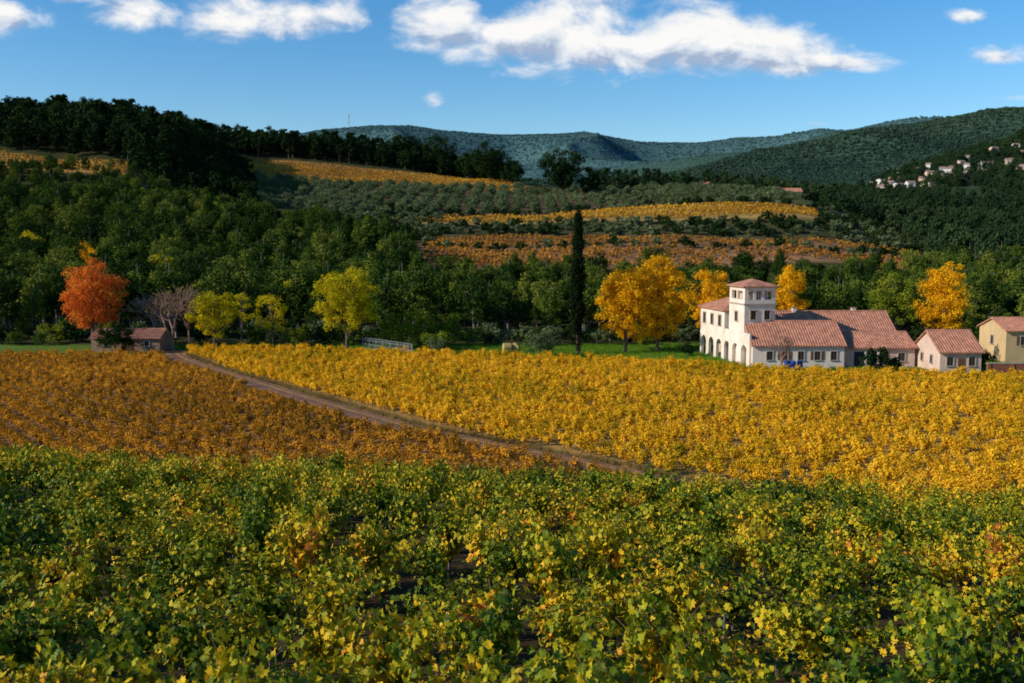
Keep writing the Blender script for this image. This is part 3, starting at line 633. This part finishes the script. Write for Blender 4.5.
for yy in (3.62, 5.8, 7.88):
    H.box('tower_walls', .5, .9, yy, yy + .4, 9.0, 10.2, plaster); H.box('tower_walls', 4.6, 5.0, yy, yy + .4, 9.0, 10.2, plaster)
H.box('tower_walls', .5, 5.0, 3.2, 8.7, 10.2, 10.75, plaster)
H.box('belvedere_core', 1.4, 4.1, 4.2, 7.8, 9.0, 10.2, pinkpl)
H.hip(.5, 5.0, 3.2, 8.7, 10.75, 11.8, .4)
H.win(1.8, 3.2, 6.9, .8, 1.2); H.win(3.8, 3.2, 6.9, .8, 1.2); H.win(6, .5, 6.6, .9, 1.3, False, 'x')
H.frame(0, 0, 0)
H.gable(.3, 12.6, -.6, 8.6, 3.2, 5.9)
H.gable(2.4, 22.6, 8.2, 16.5, 4.2, 6.7)
H.gable(12.2, 22.4, .2, 8.3, 2.75, 4.4, wall=pinkpl, wn='porch_walls')
for xx in (2.6, 4.6, 6.8, 9.0, 11.2): H.win(xx, -.6, 1.75, .8, 1.15, xx in (4.6, 9.0))
H.win(4.0, .3, 1.8, .8, 1.2, False, 'x'); H.win(3.8, .3, 4.3, .6, .8, False, 'x')
H.box('porch_shade_panel', 14.2, 18.8, .12, .199, .0, 2.2, glass); H.box('porch_posts', 15.6, 15.85, .02, .118, 0, 2.2, plaster); H.box('porch_posts', 17.3, 17.55, .02, .118, 0, 2.2, plaster)  # dark panel on the solid wall stands in for shade inside the porch
H.win(20.6, .2, 1.5, .9, 1.1)
H.gable(22.9, 28.2, -6.6, 1.6, 2.95, 5.2, wall=pinkpl, wn='annex_walls')
H.win(24.2, -6.6, 1.7, .8, 1.1); H.win(27.0, -6.6, 1.7, .8, 1.1)
H.box('doors', 25.2, 26.1, -6.65, -6.59, -.1, 2.1, wood); H.win(-4.0, 22.9, 1.7, .7, 1.0, False, 'x'); H.win(-1.0, 22.9, 1.7, .7, 1.0, False, 'x')
for (cx_, cy_, z_) in ((9, 11.9, 6.4), (18, 12.8, 6.3), (3.4, 5.2, 5.3)):
    H.box('chimneys', cx_, cx_ + .6, cy_, cy_ + .6, z_ - 1, z_ + .95, plaster); H.box('chimney_caps', cx_ - .08, cx_ + .68, cy_ - .08, cy_ + .68, z_ + .95, z_ + 1.05, tile)
H.done()

O = Bld('ochre_house', (69.0, 139, 0))
O.gable(0, 14, 0, 8, 4.6, 6.0, wall=ochre); O.win(2.5, 0, 3.2, .9, 1.2, True); O.win(6.5, 0, 3.2, .9, 1.2, True); O.win(4, 0, 3, .8, 1.2, False, 'x'); O.done()
S = Bld('brick_shed', (-65, 154, 0))
S.gable(0, 10.5, 0, 5, 2.2, 3.2, wall=solidmat('weathered_brick', (.36, .22, .14), .4, 1.5)); S.box('doors', 4.5, 6.3, -.06, .01, -.1, 1.9, wood); S.win(2.2, 0, 1.3, .7, .7); S.win(8.5, 0, 1.3, .7, .7); S.done()
F_ = Bld('hilltop_farmhouse', ((780 - 512) / 1000 * 520, 520, float(height(.268 * 520, 520)) + .1))
F_.gable(0, 10, 0, 7, 3.2, 5.0, wall=pinkpl); [F_.win(a, 0, 2.0, .9, 1.2) for a in (2, 5, 8)]; F_.done()
F_ = Bld('hilltop_farmhouse', ((698 - 512) / 1000 * 560, 560, float(height(.186 * 560, 560)) + 1))
F_.gable(0, 8, 0, 6, 3.5, 5, wall=plaster); F_.win(3, 0, 2, 1, 1.2); F_.done()
vr = random.Random(11)
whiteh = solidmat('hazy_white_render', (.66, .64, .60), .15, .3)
tileh = solidmat('village_tiles', (.34, .22, .17), .3, .5)  # greyer, duller tile colour for the village roofs
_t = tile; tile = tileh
for i in range(40):
    uu_ = vr.uniform(866, 1018); yy_ = vr.uniform(905, 1050) + (uu_ - 868) * .30; xx_ = (uu_ - 512) / 1000 * yy_
    w_ = vr.uniform(5.5, 11)
    B_ = Bld('village_house', (xx_, yy_, float(height(xx_, yy_)) + 2.2), vr.uniform(-.7, .7))
    zt_ = vr.uniform(3.5, 6.5)
    B_.gable(0, w_, 0, 7, zt_, zt_ + 1.5, wall=vr.choice([whiteh, whiteh, plaster, pinkpl]), z0=-6)
    for a in range(2, int(w_) - 1, 3): B_.win(a, 0, 2, 1.0, 1.3)
    B_.parts.pop('roof_tile_ribs', None); B_.done()
tile = _t

W_ = Bld('red_brick_wall', (60.6, 126.5, 0))
W_.box('wall', 0, 22, 0, .3, -.3, 1.5, brick); W_.box('coping', -.05, 22.05, -.05, .35, 1.5, 1.6, stone)
for i in range(8): W_.box('piers', i * 3.0, i * 3.0 + .4, -.08, -.003, -.3, 1.49, brick)
W_.done()
G = Bld('metal_fence', (-23.6, 157, 0), math.atan2(-11, 9))
steel = solidmat('painted_steel', (.26, .28, .29), .2, 6, .6)
for i in range(8): G.box('posts', i * 2, i * 2 + .09, 0, .09, -.2, 2.0, steel)
for z in (.3, .95, 1.6, 1.95): G.box('rails', 0, 14, .092, .13, z, z + .05, steel)
for i in range(48): G.box('bars', .1 + i * .29, .12 + i * .29, .131, .15, .1, 1.98, steel)
G.done()
straw = solidmat('straw', (.50, .34, .12), .4, 9, bump=.6)
for (u_, y_, r_) in [(507, 152, 0.2), (515, 152.5, 1.3)]:
    mb = MB(); ang = np.linspace(0, 2 * math.pi, 25)[:-1]
    rings = []
    for (a, rr) in ((-.65, .15), (-.66, .55), (-.6, .78), (-.3, .8), (0, .79), (.3, .8), (.6, .78), (.66, .55), (.65, .15)):
        rings.append(np.stack([np.full(24, a), rr * np.cos(ang) * (1 + .02 * np.sin(5 * ang + a)), .78 + rr * np.sin(ang)], 1))
    v = np.concatenate(rings); f = [(i * 24 + k, i * 24 + (k + 1) % 24, (i + 1) * 24 + (k + 1) % 24, (i + 1) * 24 + k) for i in range(8) for k in range(24)]
    f += [tuple(range(24)), tuple(range(8 * 24, 9 * 24))]
    mb.add(v, f, 0, .5); o = put('hay_bale', mb.mesh('hay_bale', [straw]), u_, y_, r_)
blue = solidmat('blue_plastic', (.02, .07, .32), .2, 3, .4)
for (u_, y_) in [(789, 130.6), (795, 130.2), (802, 130.8)]:
    mb = MB(); mb.tube([(0, 0, 0), (0, 0, .04), (0, 0, .4), (0, 0, .45), (0, 0, .5), (0, 0, .95), (0, 0, 1.0), (0, 0, 1.4), (0, 0, 1.45)], [.30, .36, .38, .40, .38, .38, .40, .36, .02], 16, 0)
    put('blue_barrel', mb.mesh('blue_barrel', [blue]), u_, y_)
x_ = (352 - 512) / 1000 * 3600; z_ = float(height(x_, 3590)); mb = MB(); mb.tube([(0, 0, -5), (0, 0, 50)], [1.5, .8], 4, 0)
for zz in (20, 35, 45): mb.tube([(-4, 0, zz), (4, 0, zz)], [.8, .8], 4, 0)
add_obj('radio_mast', mb.mesh('radio_mast', [stone]), (x_, 3590, z_))

# ------------------------------------------------------------------ world + sun
SE, SR = math.radians(26), math.radians(253)
w = bpy.data.worlds.new('World'); scene.world = w; w.use_nodes = True; nt = w.node_tree; nt.nodes.clear(); L = nt.links.new
sky = N(nt, 'ShaderNodeTexSky', sky_type='NISHITA', sun_disc=False, sun_elevation=SE, sun_rotation=SR, air_density=1.0, dust_density=.3, ozone_density=4.0)
hs = N(nt, 'ShaderNodeHueSaturation', inp={'Saturation': 1.3}); L(sky.outputs[0], hs.inputs['Color'])
bg = N(nt, 'ShaderNodeBackground', inp={'Strength': .15}); L(hs.outputs[0], bg.inputs['Color'])
tc = N(nt, 'ShaderNodeTexCoord'); sp = N(nt, 'ShaderNodeSeparateXYZ'); L(tc.outputs['Generated'], sp.inputs[0])
yc = M(nt, 'MAXIMUM', sp.outputs[1], .08); A = M(nt, 'DIVIDE', sp.outputs[0], yc); E = M(nt, 'DIVIDE', sp.outputs[2], yc)
cb = N(nt, 'ShaderNodeCombineXYZ'); L(A, cb.inputs[0]); L(M(nt, 'MULTIPLY', E, 1.8), cb.inputs[1])
nA = N(nt, 'ShaderNodeTexNoise', inp={'Scale': 13.0, 'Detail': 8.0, 'Roughness': .60, 'Distortion': .35}); L(cb.outputs[0], nA.inputs['Vector'])
ad = N(nt, 'ShaderNodeVectorMath', operation='ADD'); L(cb.outputs[0], ad.inputs[0]); ad.inputs[1].default_value = (-.012, .020, 0)
nB = N(nt, 'ShaderNodeTexNoise', inp={'Scale': 13.0, 'Detail': 5.0, 'Roughness': .60, 'Distortion': .35}); L(ad.outputs[0], nB.inputs['Vector'])
clouds = [(448, 38, 66, 42), (510, 46, 60, 38), (565, 46, 85, 64), (630, 56, 95, 36), (700, 54, 85, 54), (770, 62, 85, 34), (835, 68, 70, 18), (15, 24, 60, 30), (85, 4, 36, 18), (140, 20, 66, 34), (235, 22, 60, 52), (295, 30, 60, 32), (345, 22, 44, 32),
          (435, 103, 22, 20), (990, 62, 80, 22), (955, 24, 50, 18), (1012, 100, 50, 13), (810, 126, 36, 9), (-120, 20, 90, 30), (1150, 40, 90, 35)]
mask = None; sh = None
for (u_, v_, ru, rv) in clouds:
    a = M(nt, 'DIVIDE', M(nt, 'SUBTRACT', A, (u_ - 512) / 1000), ru / 1000); e = M(nt, 'DIVIDE', M(nt, 'SUBTRACT', E, (241 - v_) / 1000), rv / 1000)
    e2 = M(nt, 'MAXIMUM', e, M(nt, 'MULTIPLY', e, -1.5))
    dd = M(nt, 'SUBTRACT', 1.0, M(nt, 'SQRT', M(nt, 'ADD', M(nt, 'MULTIPLY', a, a), M(nt, 'MULTIPLY', e2, e2))))
    pk = {22: .55, 20: .5, 18: .40 if u_ > 900 else .8, 13: .45, 9: .45}.get(rv, 1.0)
    if u_ < 360: pk = .85
    if pk < 1: dd = M(nt, 'SUBTRACT', dd, 1 - pk)
    if mask is None: mask = dd; sh = M(nt, 'MULTIPLY', e, M(nt, 'MAXIMUM', dd, 0.0))
    else: sh = M(nt, 'ADD', sh, M(nt, 'MULTIPLY', e, M(nt, 'MAXIMUM', dd, 0.0))); mask = M(nt, 'SMOOTH_MAX', mask, dd, .2)
den = M(nt, 'ADD', M(nt, 'MULTIPLY', mask, 1.25), M(nt, 'MULTIPLY', M(nt, 'SUBTRACT', nA.outputs[0], .48), 2.5))
mr = N(nt, 'ShaderNodeMapRange', interpolation_type='SMOOTHSTEP', inp={'From Min': .0, 'From Max': .85}); L(den, mr.inputs['Value'])
gate = N(nt, 'ShaderNodeMapRange', interpolation_type='SMOOTHSTEP', inp={'From Min': -.75, 'From Max': -.2}); L(mask, gate.inputs['Value'])
fr_ = M(nt, 'GREATER_THAN', sp.outputs[1], .3)
alpha = M(nt, 'MULTIPLY', M(nt, 'MULTIPLY', mr.outputs[0], gate.outputs[0]), fr_)
lit = M(nt, 'ADD', M(nt, 'MULTIPLY', M(nt, 'SUBTRACT', nA.outputs[0], nB.outputs[0]), 4.0), M(nt, 'MULTIPLY_ADD', sh, 1.7, .60), clamp=True)  # sunlit tops and grey undersides of clouds, painted as colour
cr = ramp(nt, [(0, (.38, .48, .66)), (.5, (.74, .80, .89)), (1, (1, .99, .97))]); L(lit, cr.inputs['Fac'])
bg2 = N(nt, 'ShaderNodeBackground', inp={'Strength': .97}); L(cr.outputs[0], bg2.inputs['Color'])
mx = N(nt, 'ShaderNodeMixShader'); L(alpha, mx.inputs[0]); L(bg.outputs[0], mx.inputs[1]); L(bg2.outputs[0], mx.inputs[2])
wo = N(nt, 'ShaderNodeOutputWorld'); L(mx.outputs[0], wo.inputs['Surface'])

sd = Vector((math.sin(SR) * math.cos(SE), math.cos(SR) * math.cos(SE), math.sin(SE)))
sl = bpy.data.lights.new('sun', 'SUN'); sl.energy = 5.0; sl.angle = math.radians(.5); sl.color = (1, .92, .78)
so = bpy.data.objects.new('sun', sl); so.rotation_euler = sd.to_track_quat('Z', 'Y').to_euler(); ROOT.objects.link(so)

cam = bpy.data.cameras.new('camera'); cam.lens = 35.16; cam.sensor_width = 36; cam.clip_end = 20000; cam.clip_start = .1
cam.dof.use_dof = True; cam.dof.focus_distance = 20; cam.dof.aperture_fstop = 1.3
co = bpy.data.objects.new('camera', cam); co.location = (0, 0, CAMZ); co.rotation_euler = (math.radians(90) - math.atan(.1), 0, 0); ROOT.objects.link(co)
scene.camera = co
scene.view_settings.view_transform = 'Standard'; scene.view_settings.look = 'None'; scene.view_settings.exposure = 0
